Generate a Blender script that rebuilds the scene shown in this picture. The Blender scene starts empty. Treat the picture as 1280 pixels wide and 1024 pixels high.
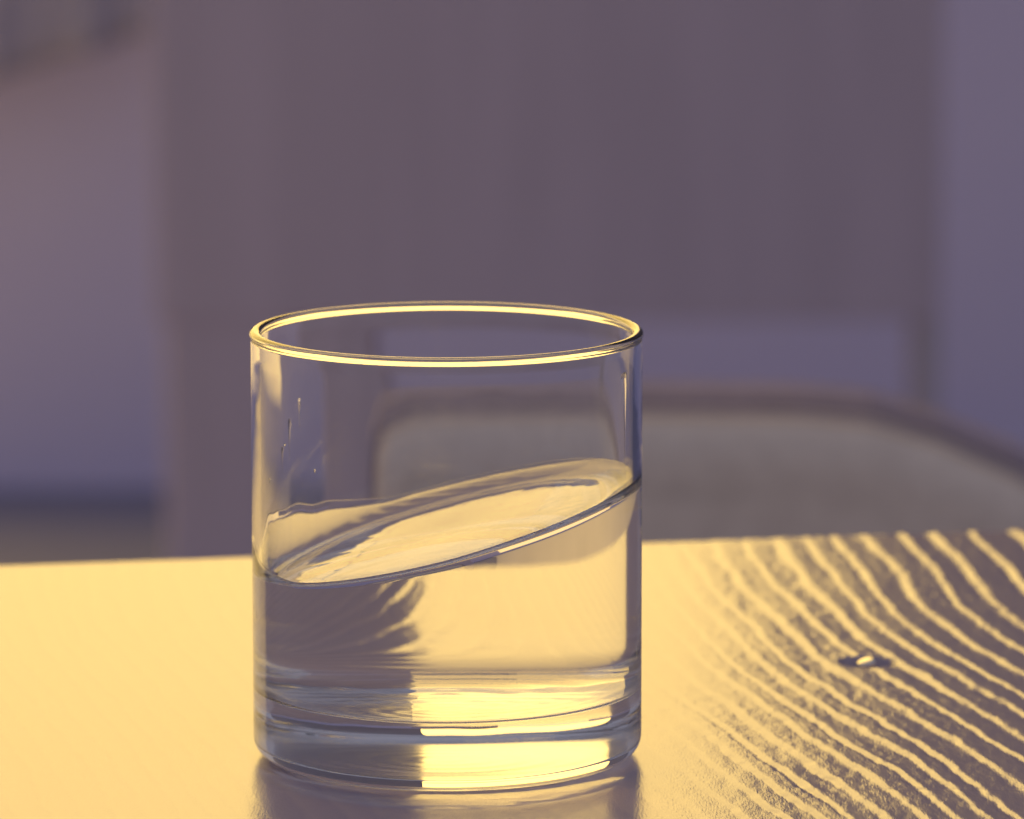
import bpy, bmesh, math, random
import numpy as np
from mathutils import Vector

R = math.radians
sc = bpy.context.scene
col = sc.collection
random.seed(7)
rng = np.random.default_rng(11)

# ------------------------------------------------------------------ camera
TABLE_Z = 0.75
CAM_H, CAM_D, PITCH, FPX = 0.2674, 1.211, 9.18, 7500.0
cam_d = bpy.data.cameras.new("camera")
cam = bpy.data.objects.new("camera", cam_d)
col.objects.link(cam)
cam.location = (0, -CAM_D, TABLE_Z + CAM_H)
cam.rotation_euler = (R(90 - PITCH), 0, 0)
cam_d.sensor_width = 36.0
cam_d.lens = 36.0 * FPX / 1280.0
cam_d.clip_start, cam_d.clip_end = 0.05, 60
cam_d.dof.use_dof = True
cam_d.dof.focus_distance = 1.195
cam_d.dof.aperture_fstop = 20
cam_d.dof.aperture_blades = 8
sc.camera = cam

# ------------------------------------------------------------------ room light and window light
W = bpy.data.worlds.new("World")
sc.world = W
W.use_nodes = True
bg = W.node_tree.nodes["Background"]
bg.inputs[0].default_value = (0.79, 0.79, 1.02, 1)
bg.inputs[1].default_value = 0.27

lamp_d = bpy.data.lights.new("window_light", 'AREA')
lamp_d.shape = 'RECTANGLE'
WIN_X0, WIN_X1, WIN_Z0, WIN_Z1 = -4.5, 0.32, 1.05, 4.3
lamp_d.size, lamp_d.size_y = WIN_X1 - WIN_X0, WIN_Z1 - WIN_Z0
lamp_d.color = (1.0, 0.66, 0.16)
lamp_d.energy = 2.87 * math.pi * lamp_d.size * lamp_d.size_y
lamp = bpy.data.objects.new("window_light", lamp_d)
col.objects.link(lamp)
lamp.location = ((WIN_X0 + WIN_X1) / 2, 4.52, (WIN_Z0 + WIN_Z1) / 2)
lamp.rotation_euler = (R(-90), 0, 0)          # faces the table and the camera

# the lower, curtained half of the glazing further left reaches down to the floor
low_d = bpy.data.lights.new("glass_door_light", 'AREA')
low_d.shape = 'RECTANGLE'
low_d.size, low_d.size_y = 2.4, 0.93
low_d.color = lamp_d.color
low_d.energy = 1.1 * math.pi * low_d.size * low_d.size_y
low = bpy.data.objects.new("glass_door_light", low_d)
col.objects.link(low)
low.location = (-0.68 - 1.2, 4.52, 0.10 + 0.465)
low.rotation_euler = (R(-90), 0, 0)

sc.view_settings.view_transform = 'Standard'
sc.view_settings.look = 'None'
sc.view_settings.exposure = 0
sc.view_settings.gamma = 1
sc.render.engine = 'CYCLES'
cy = sc.cycles
cy.max_bounces, cy.transmission_bounces, cy.glossy_bounces, cy.transparent_max_bounces = 24, 24, 12, 16
cy.caustics_reflective = cy.caustics_refractive = True
cy.blur_glossy = 0.0
cy.sample_clamp_indirect = 6.0
cy.use_denoising = True


# ------------------------------------------------------------------ helpers
def mat(name):
    m = bpy.data.materials.new(name)
    m.use_nodes = True
    nt = m.node_tree
    return m, nt, nt.nodes["Principled BSDF"]


def simple_mat(name, c, rough, scale=(8, 8, 8), amount=0.12, bump=0.0, spec=0.3):
    m, nt, p = mat(name)
    tc = nt.nodes.new("ShaderNodeTexCoord")
    mp = nt.nodes.new("ShaderNodeMapping")
    mp.inputs['Scale'].default_value = scale
    nz = nt.nodes.new("ShaderNodeTexNoise")
    nz.inputs['Scale'].default_value = 1.0
    nz.inputs['Detail'].default_value = 6
    rp = nt.nodes.new("ShaderNodeValToRGB")
    rp.color_ramp.elements[0].position, rp.color_ramp.elements[1].position = 0.3, 0.7
    rp.color_ramp.elements[0].color = (*[v * (1 - amount) for v in c], 1)
    rp.color_ramp.elements[1].color = (*[min(1, v * (1 + amount)) for v in c], 1)
    nt.links.new(tc.outputs['Object'], mp.inputs['Vector'])
    nt.links.new(mp.outputs['Vector'], nz.inputs['Vector'])
    nt.links.new(nz.outputs['Fac'], rp.inputs['Fac'])
    nt.links.new(rp.outputs['Color'], p.inputs['Base Color'])
    p.inputs['Roughness'].default_value = rough
    p.inputs['Specular IOR Level'].default_value = spec
    if bump:
        b = nt.nodes.new("ShaderNodeBump")
        b.inputs['Strength'].default_value = bump
        b.inputs['Distance'].default_value = 0.002
        nt.links.new(nz.outputs['Fac'], b.inputs['Height'])
        nt.links.new(b.outputs['Normal'], p.inputs['Normal'])
    return m


def link(name, mesh, mats, parent=None, smooth=False):
    o = bpy.data.objects.new(name, mesh)
    col.objects.link(o)
    for m in (mats if isinstance(mats, (list, tuple)) else [mats]):
        mesh.materials.append(m)
    if smooth:
        mesh.polygons.foreach_set('use_smooth', np.ones(len(mesh.polygons), dtype=bool))
    if parent:
        o.parent = parent
    return o


def from_np(name, verts, faces, mat_idx=None):
    me = bpy.data.meshes.new(name)
    me.from_pydata([tuple(v) for v in verts], [], [tuple(f) for f in faces])
    if mat_idx is not None:
        me.polygons.foreach_set('material_index', np.asarray(mat_idx, dtype=np.int32))
    me.update()
    return me


def thing(name, label, cat, loc=(0, 0, 0), rz=0):
    o = bpy.data.objects.new(name, None)
    col.objects.link(o)
    o.empty_display_size = 0.05
    o.location = loc
    o.rotation_euler = (0, 0, rz)
    o['label'], o['category'] = label, cat
    return o


def tag(o, label, cat):
    o['label'], o['category'] = label, cat
    return o


def box_mesh(name, x0, x1, y0, y1, z0, z1, bev=0.004, seg=2):
    bm = bmesh.new()
    bmesh.ops.create_cube(bm, size=1)
    for v in bm.verts:
        v.co = Vector(((x0 + x1) / 2 + v.co.x * (x1 - x0), (y0 + y1) / 2 + v.co.y * (y1 - y0), (z0 + z1) / 2 + v.co.z * (z1 - z0)))
    if bev:
        bmesh.ops.bevel(bm, geom=list(bm.edges), offset=bev, segments=seg, profile=0.5, affect='EDGES')
    me = bpy.data.meshes.new(name)
    bm.to_mesh(me)
    bm.free()
    return me


def slab_mesh(name, pts, y0, y1, bev=0.02, seg=4):
    """outline in x,z extruded between y0 and y1, edges rounded"""
    bm = bmesh.new()
    vs = [bm.verts.new((x, y0, z)) for x, z in pts]
    f = bm.faces.new(vs)
    ex = bmesh.ops.extrude_face_region(bm, geom=[f])
    for v in ex['geom']:
        if isinstance(v, bmesh.types.BMVert):
            v.co.y = y1
    bmesh.ops.recalc_face_normals(bm, faces=bm.faces)
    rim = [e for e in bm.edges if abs(e.verts[0].co.y - e.verts[1].co.y) < 1e-6]
    bmesh.ops.bevel(bm, geom=rim, offset=bev, segments=seg, profile=0.5, affect='EDGES')
    me = bpy.data.meshes.new(name)
    bm.to_mesh(me)
    bm.free()
    return me


def vnoise(x, y, seed):
    """smooth value noise in -1..1 on numpy arrays"""
    r = np.random.default_rng(seed)
    n = 256
    L = r.uniform(-1, 1, (n, n))
    xi, yi = np.floor(x).astype(int), np.floor(y).astype(int)
    fx, fy = x - xi, y - yi
    fx, fy = fx * fx * (3 - 2 * fx), fy * fy * (3 - 2 * fy)
    g = lambda a, b: L[a % n, b % n]
    return (g(xi, yi) * (1 - fx) + g(xi + 1, yi) * fx) * (1 - fy) + (g(xi, yi + 1) * (1 - fx) + g(xi + 1, yi + 1) * fx) * fy


# ------------------------------------------------------------------ setting: floor and wall
floor_m = simple_mat("dark_floor_boards", (0.28, 0.285, 0.39), 0.8, (3, 40, 3), 0.06, spec=0.15)
wall_m = simple_mat("pale_mauve_plaster", (0.79, 0.745, 1.0), 0.9, (5, 5, 5), 0.03, bump=0.1, spec=0.05)
fm = box_mesh("floor", -8, 6, -3, 4.6, -0.1, 0, 0)
o = link("floor", fm, floor_m); o['kind'] = 'structure'
pale_m = simple_mat("sunlit_floor_tone", (0.72, 0.67, 0.60), 0.6, (4, 4, 4), 0.06, spec=0.1)
o = link("added_sunlit_sheet", box_mesh("added_sunlit_sheet", -7.9, -0.565, 0.3, 4.56, 0.0, 0.006, 0), pale_m); o['kind'] = 'structure'  # pale sheet added out of view; stands in for sunlit floor behind the water
wm = box_mesh("wall", -8, 6, 4.6, 4.75, 0, 0.98, 0)
o = link("wall", wm, wall_m); o['kind'] = 'structure'
upper_m = simple_mat("darkened_plaster", (0.38, 0.34, 0.37), 0.9, (5, 5, 5), 0.05, bump=0.1, spec=0.05)  # unseen wall part; darkness added to dim what glass and table reflect
um = box_mesh("upper_wall", -8, 6, 4.61, 4.75, 0.98, 4.6, 0)
o = link("upper_wall", um, upper_m); o['kind'] = 'structure'

# ------------------------------------------------------------------ cabinet against the wall
def px(x, dist):                       # lateral metres of a photograph column at a distance
    return (x - 640) / FPX * dist * 1.014


def zz(y, dist):                       # height above the floor of a photograph row at a distance
    return TABLE_Z + CAM_H - dist * math.tan(R(PITCH) + math.atan((y - 512) / FPX))


cab_m = simple_mat("dark_stained_wood", (0.645, 0.545, 0.63), 0.5, (25, 25, 3), 0.05, spec=0.1)
cab_dm = simple_mat("darker_stained_wood", (0.56, 0.50, 0.56), 0.5, (60, 60, 4), 0.08, spec=0.1)
D = 4.6
cab = thing("cabinet", "dark stained wooden cabinet on legs standing in front of the pale wall", "cabinet", (px(670, D), D - CAM_D, 0))
cx = cab.location.x
xl, xr = px(197, D) - cx, px(1172, D) - cx
zb = zz(398, D)
link("carcass", box_mesh("carcass", xl, xr, 0.02, 0.26, zb, 0.86, 0.002), cab_m, cab)
for a, b in ((xl - 0.001, xr + 0.001),):
    d = link("door", box_mesh("door", a, b, -0.002, 0.018, zb - 0.002, 0.84, 0.002), cab_m, cab)
    k = bmesh.new(); bmesh.ops.create_uvsphere(k, u_segments=16, v_segments=10, radius=0.011)
    for v in k.verts: v.co += Vector((b - 0.03, -0.012, 0.72))
    km = bpy.data.meshes.new("knob"); k.to_mesh(km); k.free()
    link("knob", km, cab_dm, d, True)
link("leg", box_mesh("leg", px(207, D) - cx, px(425, D) - cx, 0.0, 0.07, 0, zb, 0.004), cab_m, cab)
link("leg", box_mesh("leg", px(207, D) - cx, px(425, D) - cx, 0.19, 0.25, 0, zb, 0.004), cab_m, cab)
link("leg", box_mesh("leg", px(1140, D) - cx, px(1174, D) - cx, 0.0, 0.06, 0, zb, 0.004), cab_dm, cab)

# cloth hanging at the top left of the wall
clm = simple_mat("dark_cloth", (0.53, 0.51, 0.64), 0.95, (30, 30, 30), 0.08, spec=0.02)
Dc = 5.7
vs, fs = [], []
nx, nz = 60, 20
x0, x1 = px(-420, Dc), px(188, Dc)
for j in range(nz + 1):
    for i in range(nx + 1):
        t = i / nx
        x = x0 + (x1 - x0) * t
        hem = zz(100 - 55 * max(0, (t - 0.69) / 0.31), Dc)
        z = hem + (1.0 - hem) * j / nz
        vs.append((x, Dc - CAM_D + 0.012 * math.sin(t * 34) + 0.006 * math.sin(t * 61 + 1), z))
for j in range(nz):
    for i in range(nx):
        a = j * (nx + 1) + i
        fs.append((a, a + 1, a + nx + 2, a + nx + 1))
ch = link("hanging_cloth", from_np("hanging_cloth", vs, fs), clm, None, True)
md = ch.modifiers.new("thickness", 'SOLIDIFY'); md.thickness = 0.004
tag(ch, "dark cloth hanging on the pale wall left of the cabinet, its hem slanting", "cloth")

# ------------------------------------------------------------------ chair behind the table
D = 2.6
chair = thing("padded_chair", "low chair with a rounded tan padded back behind the table on the right", "chair", (px(915, D), D - CAM_D, 0))
cx = chair.location.x
tan_m = simple_mat("tan_upholstery", (0.94, 0.79, 0.65), 0.95, (120, 120, 120), 0.08, bump=0.2, spec=0.05)
frame_m = simple_mat("dark_chair_wood", (0.34, 0.295, 0.38), 0.95, (40, 40, 8), 0.1, spec=0.1)


def outline(ins):
    top = [(395 + ins, 585), (400 + ins, 548 + ins * .5), (425 + ins, 515 + ins), (480 + ins, 500 + ins), (640, 496 + ins), (860, 497 + ins), (1000, 499 + ins),
           (1090 - ins * .2, 507 + ins), (1180 - ins * .4, 533 + ins), (1280 - ins * .6, 575 + ins), (1370 - ins * .8, 625 + ins), (1430 - ins, 690)]
    pts = [(px(x, D) - cx, zz(y, D)) for x, y in top]
    return pts


pts = outline(0)
zlo = 0.36
link("back_frame", slab_mesh("back_frame", [(pts[0][0], zlo)] + pts + [(pts[-1][0], zlo)], 0.0, 0.045, 0.005, 3), frame_m, chair)
pts = outline(15)
link("back_pad", slab_mesh("back_pad", [(pts[0][0], zlo + .01)] + pts + [(pts[-1][0], zlo + .01)], -0.028, 0.012, 0.024, 8), tan_m, chair)
bx0, bx1 = pts[0][0], pts[-1][0]
link("seat", box_mesh("seat", bx0 - .01, bx1 + .01, 0.03, 0.36, 0.30, 0.36, 0.02, 4), tan_m, chair, True)
for x in (bx0 + .01, bx1 - .03):
    for y in (0.03, 0.32):
        link("leg", box_mesh("leg", x, x + .028, y, y + .028, 0, 0.30, 0.004), frame_m, chair)

# ------------------------------------------------------------------ table
YAW = R(11.1)
cu, su = math.cos(YAW), math.sin(YAW)
V_EDGE = 0.2317
U0, U1, V0 = -0.62, 0.66, -0.62
HOLE = (0.0791, 0.0943, 0.0056)

rings = [-0.9]
while rings[-1] < 0.9:
    u = rings[-1]
    step = 0.0071 if u < 0.127 else 0.0112
    rings.append(u + step * (1 + 0.28 * rng.uniform(-1, 1)))
rings = np.array(rings)
ring_amp = rng.uniform(0.7, 1.15, len(rings))


def xs(Y):
    """sideways drift of the grain lines with depth (they bend towards the far end)"""
    a = np.minimum(Y, 0.08)
    b = np.clip(Y, 0.08, 0.2) - 0.08
    c = np.maximum(Y - 0.2, 0)
    return -0.26 * a - (0.26 * b - 0.5 * (0.17 / 0.12) * b * b) - 0.09 * c


def grain(X, Y):
    warp = 0.0026 * vnoise(X * 34 + 9, Y * 14 + 3, 1) + 0.0006 * vnoise(X * 160, Y * 60, 2) + 0.00045 * vnoise(X * 520, Y * 240, 3)
    u = X - xs(Y) + warp
    k = np.clip(np.searchsorted(rings, u) - 1, 0, len(rings) - 2)
    t = (u - rings[k]) / (rings[k + 1] - rings[k])
    period = rings[k + 1] - rings[k]
    w = 0.25 + 0.07 * vnoise(X * 120 + 7, Y * 50, 8)
    up = np.clip(t / w, 0, 1)
    dn = np.clip((t - w) / (1 - w), 0, 1)
    sm = lambda s: s * s * (3 - 2 * s)
    prof = np.where(t < w, sm(up), 1 - dn ** 0.8)
    side = np.clip((X - 0.026) / 0.040, 0, 1)
    # a patch of equally strong relief behind where the tumbler stands
    patch = np.clip((Y - 0.03) / 0.04, 0, 1) * np.clip(1.4 - np.abs(X + 0.008) / 0.026, 0, 1)
    side = np.maximum(side, 0.85 * patch)
    amp = 0.00027 * ring_amp[k] * (0.10 + 0.90 * sm(side)) * (period / 0.0071)
    amp *= 1 + 0.35 * vnoise(X * 90, Y * 45, 5) + 0.18 * vnoise(X * 420, Y * 190, 9)
    h = amp * (prof - 1)
    fine = 0.000030 * vnoise(X * 900, Y * 260, 6) + 0.000022 * vnoise(X * 1500, Y * 520, 7)
    h = h + fine * (0.15 + 0.85 * sm(side))
    return h, prof


fine_u = np.concatenate([np.linspace(U0, -0.17, 60)[:-1], np.arange(-0.17, 0.21, 0.0006), np.linspace(0.21, U1, 60)])
fine_v = np.concatenate([np.linspace(V0, -0.24, 50)[:-1], np.arange(-0.24, V_EDGE - 0.004, 0.0008), [V_EDGE - 0.0034]])
edge = [(0.0034 * math.sin(a) - 0.0034, -0.0034 * (1 - math.cos(a))) for a in np.linspace(0, math.pi / 2, 7)[1:]]
rows_v = np.concatenate([fine_v, [V_EDGE + e[0] for e in edge], [V_EDGE]])
rows_dz = np.concatenate([np.zeros(len(fine_v)), [e[1] for e in edge], [-0.030]])
UU, VV = np.meshgrid(fine_u, rows_v)
DZ = np.repeat(rows_dz[:, None], len(fine_u), 1)
# worn, slightly nicked far edge
wear = 0.0006 * vnoise(fine_u * 60, fine_u * 0, 21) + 0.0007 * np.minimum(0, vnoise(fine_u * 160, fine_u * 0 + 4, 22) + 0.45)
near = np.clip((VV - (V_EDGE - 0.006)) / 0.006, 0, 1)
VV = VV + near * wear[None, :]
XX, YY = UU * cu - VV * su, UU * su + VV * cu
H, PR = grain(XX, YY)
rr = np.hypot(XX - HOLE[0], YY - HOLE[1])
hole = np.clip((HOLE[2] - rr) / 0.0016 + 0.5, 0, 1)
hole = hole * hole * (3 - 2 * hole)
lip = np.exp(-((rr - HOLE[2]) / 0.0012) ** 2) * 0.00008
# long shallow scratch across the boards near the front
YS = -0.034
ln = np.exp(-((YY - YS - 0.01 * XX) / 0.0009) ** 2) * np.clip((XX - 0.066) / 0.01, 0, 1)
ZZ = H * (1 - hole) - hole * 0.0036 + 0 * lip - 0.00012 * ln + DZ - 0.00012
nv, nu = UU.shape
verts = np.stack([XX, YY, ZZ], -1).reshape(-1, 3)
ii = np.arange(nv - 1)[:, None] * nu + np.arange(nu - 1)[None, :]
quads = np.stack([ii, ii + 1, ii + nu + 1, ii + nu], -1).reshape(-1, 4)
# closed sides: skirt from the outline of the top down to the underside
base = len(verts)
left, right, front = np.arange(nv) * nu, np.arange(nv) * nu + nu - 1, np.arange(nu)
extra, eq = [], []


def skirt(ids, flip):
    s = base + len(extra)
    for i in ids:
        p = verts[i]
        extra.append((p[0], p[1], -0.030))
    for a in range(len(ids) - 1):
        q = (ids[a], ids[a + 1], s + a + 1, s + a)
        eq.append(q[::-1] if flip else q)


skirt(list(left[:-1]), False)
skirt(list(right[:-1]), True)
skirt(list(front), True)
allv = np.concatenate([verts, np.array(extra)])
me = bpy.data.meshes.new("tabletop")
allq = np.concatenate([quads, np.array(eq, dtype=np.int64)])
me.vertices.add(len(allv)); me.vertices.foreach_set('co', allv.ravel())
me.loops.add(allq.size); me.loops.foreach_set('vertex_index', allq.ravel().astype(np.int32))
me.polygons.add(len(allq)); me.polygons.foreach_set('loop_start', np.arange(0, allq.size, 4, dtype=np.int32))
me.update(calc_edges=True)
ga = me.attributes.new("grain", 'FLOAT', 'POINT')
ga.data.foreach_set('value', np.concatenate([PR.ravel(), np.zeros(len(extra))]).astype(np.float32))

wood, nt, p = mat("brushed_lacquered_pine")
at = nt.nodes.new("ShaderNodeAttribute"); at.attribute_name = "grain"
rp = nt.nodes.new("ShaderNodeValToRGB")
rp.color_ramp.elements[0].color = (0.45, 0.372, 0.44, 1)
rp.color_ramp.elements[1].color = (0.51, 0.415, 0.45, 1)
tc = nt.nodes.new("ShaderNodeTexCoord")
mp = nt.nodes.new("ShaderNodeMapping"); mp.inputs['Scale'].default_value = (2100, 420, 400); mp.inputs['Rotation'].default_value = (0, 0, R(14))
nz = nt.nodes.new("ShaderNodeTexNoise"); nz.inputs['Scale'].default_value = 1.0; nz.inputs['Detail'].default_value = 5
nt.links.new(tc.outputs['Object'], mp.inputs['Vector']); nt.links.new(mp.outputs['Vector'], nz.inputs['Vector'])
mx = nt.nodes.new("ShaderNodeMix"); mx.data_type = 'RGBA'; mx.blend_type = 'MULTIPLY'; mx.inputs['Factor'].default_value = 0.35
nt.links.new(at.outputs['Fac'], rp.inputs['Fac'])
nt.links.new(rp.outputs['Color'], mx.inputs[6]); nt.links.new(nz.outputs['Color'], mx.inputs[7])
nt.links.new(rp.outputs['Color'], p.inputs['Base Color'])
bp = nt.nodes.new("ShaderNodeBump"); bp.inputs['Strength'].default_value = 0.5; bp.inputs['Distance'].default_value = 0.000085
nt.links.new(nz.outputs['Fac'], bp.inputs['Height']); nt.links.new(bp.outputs['Normal'], p.inputs['Normal'])
p.inputs['Roughness'].default_value = 0.19
p.inputs['IOR'].default_value = 1.68

table = thing("wooden_table", "brushed pine table with raised grain and a glossy lacquer glare", "table", (0, 0, TABLE_Z))
link("tabletop", me, wood, table, True)
leg_me = box_mesh("leg", -0.03, 0.03, -0.03, 0.03, -TABLE_Z, -0.030, 0.004)
leg_me.materials.append(wood)
for u in (U0 + 0.06, U1 - 0.06):
    for v in (V0 + 0.06, V_EDGE - 0.06):
        o = bpy.data.objects.new("leg", leg_me); col.objects.link(o); o.parent = table
        o.location = (u * cu - v * su, u * su + v * cu, 0); o.rotation_euler = (0, 0, YAW)

# screw in the countersunk hole
steel, nt, p = mat("worn_steel")
p.inputs['Base Color'].default_value = (0.85, 0.82, 0.75, 1)
p.inputs['Metallic'].default_value = 1.0
p.inputs['Roughness'].default_value = 0.3
prof = [(0.0, 0.00165), (0.0008, 0.00162), (0.0014, 0.00155), (0.0018, 0.00145), (0.0020, 0.0013), (0.0021, 0.0010), (0.0021, 0.0004), (0.0019, 0.0), (0.0011, -0.0002), (0.0011, -0.012), (0.0, -0.013)]
n = 32
vs = [(r * math.cos(2 * math.pi * i / n), r * math.sin(2 * math.pi * i / n), z) for r, z in prof for i in range(n)]
fs = [(j * n + (i + 1) % n, j * n + i, (j + 1) * n + i, (j + 1) * n + (i + 1) % n) for j in range(len(prof) - 1) for i in range(n)]
fs = [f[::-1] for f in fs]
sm_ = from_np("screw", vs, fs)
bm = bmesh.new(); bm.from_mesh(sm_); bmesh.ops.remove_doubles(bm, verts=bm.verts, dist=1e-6); bmesh.ops.recalc_face_normals(bm, faces=bm.faces); bm.to_mesh(sm_); bm.free()
screw = link("screw", sm_, steel, None, True)
screw.rotation_euler = (R(10), R(-15), 0)
screw.location = (HOLE[0] - 0.0002, HOLE[1], TABLE_Z - 0.0013)
tag(screw, "small shiny round headed steel screw sunk in a dark hole in the table", "screw")

# ------------------------------------------------------------------ the tumbler and its water
GX = -0.01335
mm = 0.001
R_O, R_I, H_G = 40.0, 38.1, 88.4
NT = 256
th = np.linspace(0, 2 * np.pi, NT, endpoint=False)
ct, st = np.cos(th), np.sin(th)
SX, SY, Z_W = 0.268, 0.010, 46.8


def ripple(x, y):
    return 0.22 * vnoise(x * 0.06 + 5, y * 0.05 + 2, 31) + 0.012 * vnoise(x * 0.2, y * 0.5, 32)


def water_z(x, y):
    r = np.hypot(x, y)
    men = (2.2 + 0.9 * y / R_I) * np.exp(-(R_I - r) / 2.0) - 0.35 * np.exp(-((R_I - r - 4.5) / 3.0) ** 2)
    a = np.arctan2(y, x) % (2 * np.pi)
    da = np.clip((a - R(162)) / R(62), -1, 1)
    runup = (np.cos(da * np.pi) * 0.5 + 0.5) * (1 + 0.14 * vnoise(a * 7 + 20, a * 0, 41))
    men = men + 9.5 * runup * np.exp(-(R_I - r) / 0.75)
    return Z_W + SX * x + SY * y + ripple(x, y) + men


zc = water_z(R_I * ct, R_I * st)                      # contact line on the wall


def arc(cx_, cz_, r, a0, a1, k):
    return [(cx_ + r * math.cos(a), cz_ + r * math.sin(a)) for a in np.linspace(R(a0), R(a1), k)]


outer = [(r, 1.5 - 1.12 * (r / 31) ** 3 + 0.07 * math.sin(r * 1.35) * (r > 0)) for r in np.linspace(0, 31, 26)] + arc(35.4, 2.2, 2.2, -120, -85, 5) + arc(35.6, 4.4, 4.4, -80, 0, 12)
outer += [(40.0, z) for z in np.linspace(8, 82, 24)]
BEAD, BEAD_X = 0.84, 1.20
RM = (R_O + R_I) / 2
rim = [(R_O, H_G - 2 * BEAD - 1.0), (R_O + 0.02, H_G - 2 * BEAD - 0.4)] + [(RM + (x - RM) * BEAD_X / BEAD, z) for x, z in arc(RM, H_G - BEAD, BEAD, -36, 216, 34)] + [(R_I - 0.02, H_G - 2 * BEAD - 0.4)]
FLOOR = 13.9
RC = 3.2
wet_corner = arc(R_I - RC, FLOOR + RC, RC, 0, -90, 9)[1:]
floor_pts = [(r, FLOOR - 0.28 + 0.28 * (r / 34) ** 2 + 0.06 * math.sin(r * 1.1 + 1) * min(1, (34.5 - r) / 3)) for r in np.linspace(33, 0, 28)]
rows = []                                            # each row: (r array, z array)
one = np.ones(NT)
for r, z in outer + rim:
    rows.append((r * one, z * one))
z_top = H_G - 2 * BEAD - 0.4
ND, NWET = 28, 14
for k in range(1, ND + 1):
    t = k / ND
    rows.append((R_I * one, z_top * (1 - t) + zc * t))
dry_end = len(rows) - 1
z_lo = FLOOR + RC
for k in range(1, NWET + 1):
    t = k / NWET
    rows.append((R_I * one, zc * (1 - t) + z_lo * t))
for r, z in wet_corner + floor_pts:
    rows.append((r * one, z * one))


def lathe(name, rows, idx):
    vs, fs, mi = [], [], []
    start = []
    for r, z in rows:
        if r[0] < 1e-6:
            start.append(len(vs)); vs.append((0, 0, z[0] * mm))
        else:
            start.append(len(vs)); vs += list(zip(r * ct * mm, r * st * mm, z * mm))
    for j in range(len(rows) - 1):
        a, b = start[j], start[j + 1]
        pa, pb = rows[j][0][0] < 1e-6, rows[j + 1][0][0] < 1e-6
        for i in range(NT):
            k = (i + 1) % NT
            if pa: fs.append((a, b + k, b + i))
            elif pb: fs.append((a + i, a + k, b))
            else: fs.append((a + i, a + k, b + k, b + i))
            mi.append(idx(j))
    return from_np(name, vs, fs, mi)


def dielectric(name, ior, colr=(1, 1, 1), rough=0.0):
    m, nt, p = mat(name)
    nt.nodes.remove(p)
    g = nt.nodes.new("ShaderNodeBsdfGlass")
    g.inputs['IOR'].default_value = ior
    g.inputs['Roughness'].default_value = rough
    g.inputs['Color'].default_value = (*colr, 1)
    nt.links.new(g.outputs[0], nt.nodes["Material Output"].inputs['Surface'])
    return m, nt, g


under_m, _, _ = dielectric("worn_glass_underside", 1.5, (0.99, 0.99, 0.99), 0.25)
glass_m, nt, g = dielectric("clear_glass", 1.5, (0.995, 0.995, 0.995))
# faint unevenness of moulded glass
tc = nt.nodes.new("ShaderNodeTexCoord")
mp = nt.nodes.new("ShaderNodeMapping"); mp.inputs['Scale'].default_value = (60, 60, 90)
nz = nt.nodes.new("ShaderNodeTexNoise"); nz.inputs['Scale'].default_value = 1; nz.inputs['Detail'].default_value = 1
bp = nt.nodes.new("ShaderNodeBump"); bp.inputs['Strength'].default_value = 0.25; bp.inputs['Distance'].default_value = 0.0004
nt.links.new(tc.outputs['Object'], mp.inputs['Vector']); nt.links.new(mp.outputs['Vector'], nz.inputs['Vector'])
sx_ = nt.nodes.new("ShaderNodeSeparateXYZ"); mr = nt.nodes.new("ShaderNodeMapRange")
for k, v in (('From Min', 0.013), ('From Max', 0.019), ('To Min', 0.30), ('To Max', 0.06)): mr.inputs[k].default_value = v
nt.links.new(tc.outputs['Object'], sx_.inputs[0]); nt.links.new(sx_.outputs['Z'], mr.inputs['Value']); nt.links.new(mr.outputs['Result'], bp.inputs['Strength'])
nt.links.new(nz.outputs['Fac'], bp.inputs['Height']); nt.links.new(bp.outputs['Normal'], g.inputs['Normal'])
# below the water line the inner face touches water: that boundary is carried by the water's own side
wet_m, nt, p = mat("wet_inner_face")
nt.nodes.remove(p)
tr = nt.nodes.new("ShaderNodeBsdfTransparent")
nt.links.new(tr.outputs[0], nt.nodes["Material Output"].inputs['Surface'])
water_m, _, _ = dielectric("water_surface", 1.333)
contact_m, _, _ = dielectric("water_against_glass", 1.333 / 1.5)

gme = lathe("drinking_glass", rows, lambda j: 1 if j >= dry_end else (2 if j < 30 else 0))
glass = link("drinking_glass", gme, [glass_m, wet_m, under_m], None, True)
glass.location = (GX, 0, TABLE_Z + 0.00002)
tag(glass, "clear straight sided tumbler with a thick base standing on the table", "drinking glass")

# water: floor and wall sides a hair inside the glass, then the slanted free surface with its meniscus
e = 0.02
wrows = [(r * one, (z - e) * one) for r, z in reversed(floor_pts)]
wrows += [((r + e) * one, (z - (e if r < R_I - 0.1 else 0)) * one) for r, z in reversed(wet_corner)]
for k in range(0, NWET + 1):
    t = k / NWET
    wrows.append(((R_I + e) * one, z_lo * (1 - t) + zc * t))
side_end = len(wrows) - 1
for r in list(R_I - np.array([0.03, 0.07, 0.12, 0.2, 0.3, 0.42, 0.55, 0.85, 1.2, 1.6, 2.1, 2.7, 3.4, 4.2, 5.2])) + list(np.linspace(31.2, 1.2, 32)):
    wrows.append((r * one, water_z(r * ct, r * st)))
wrows.append((0 * one, water_z(0 * ct, 0 * st)))
wme = lathe("water", wrows, lambda j: 0 if j >= side_end else 1)
water = link("water", wme, [water_m, contact_m], None, True)
water.location = glass.location
tag(water, "clear water sloshed to a steep slant inside the tumbler, half filling it", "water")

# drops left on the inner wall
drop_m, _, _ = dielectric("water_drop", 1.333)


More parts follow.
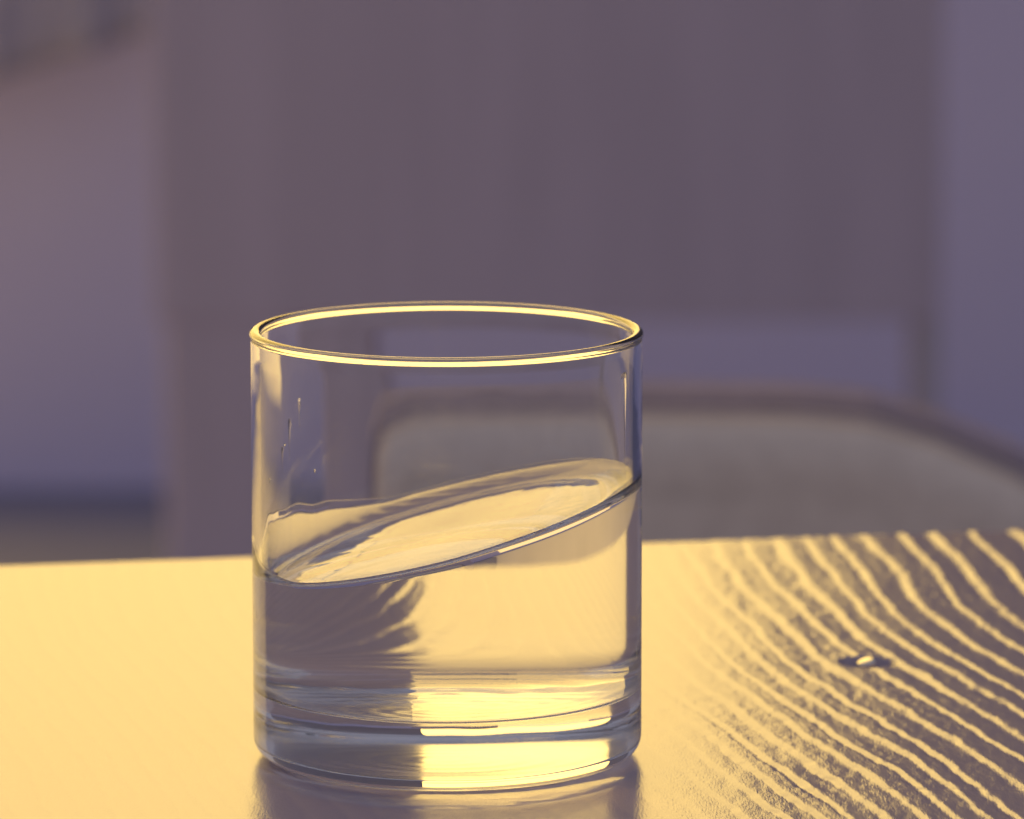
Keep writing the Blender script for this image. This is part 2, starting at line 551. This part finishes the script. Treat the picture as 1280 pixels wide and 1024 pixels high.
def drop(ang, z, w, h, tail, bulge):
    """a drop clinging to the inner wall, sunk a hair into the glass, with a thin trail running down from it"""
    vs, fs = [], []
    nj, ni = 22, 14
    for j in range(nj + 1):
        t = j / nj
        if t < 0.5:
            k = math.sin(math.pi * t) ; zz_ = z + h * math.cos(math.pi * t) * 0.5 ; hw = w * 0.5 * max(k, 0.02)
            b = bulge * k
        else:
            q = (t - 0.5) * 2
            zz_ = z - q * (h * 0.5 + tail)
            hw = w * 0.5 * max(0.02, (1 - q) ** 0.5 * (0.45 + 0.55 * math.exp(-q * 4)))
            b = bulge * (0.30 + 0.70 * math.exp(-q * 5)) * (1 - q) ** 0.5
        for i in range(ni):
            a = 2 * math.pi * i / ni
            s_, d = hw * math.cos(a), (b * max(0, math.sin(a)) - 0.04)
            rr_ = R_I - d
            aa = ang + s_ / R_I
            vs.append((rr_ * math.cos(aa) * mm, rr_ * math.sin(aa) * mm, zz_ * mm))
    for j in range(nj):
        for i in range(ni):
            k = (i + 1) % ni
            fs.append((j * ni + i, j * ni + k, (j + 1) * ni + k, (j + 1) * ni + i))
    fs.append(tuple(range(ni))[::-1]); fs.append(tuple(nj * ni + i for i in range(ni)))
    me = from_np("water_drop", vs, fs)
    bm = bmesh.new(); bm.from_mesh(me); bmesh.ops.recalc_face_normals(bm, faces=bm.faces); bm.to_mesh(me); bm.free()
    o = link("water_drop", me, drop_m, None, True)
    o.location = glass.location
    return o


o = drop(R(-23), 80.5, 1.5, 2.6, 20, 0.8)
tag(o, "drop with a long thin trail down the inner wall at the tumbler's right", "water drop")
for a, z, w, h, tl, lb in (
        (152, 66, 1.0, 2.0, 7, "largest of the tiny drops on the tumbler's left inner wall, with a short trail"),
        (146, 70, 0.7, 1.4, 5, "highest of the trailing tiny drops on the tumbler's back left inner wall"),
        (157, 61, 0.8, 1.2, 4, "tiny drop with a short trail just above the water's raised left edge"),
        (205, 60, 0.6, 0.8, 0.4, "tiny round drop on the near inner wall closest to the tumbler's left side"),
        (214, 68, 0.5, 0.6, 0.3, "tiny round drop highest on the near left inner wall of the tumbler"),
        (228, 64, 0.5, 0.6, 0.3, "tiny round drop on the near inner wall nearest the middle of the tumbler")):
    o = drop(R(a), z, w, h, tl, 0.35)
    tag(o, lb, "water drop")
    o['group'] = "tiny drops on the left inner wall of the tumbler"
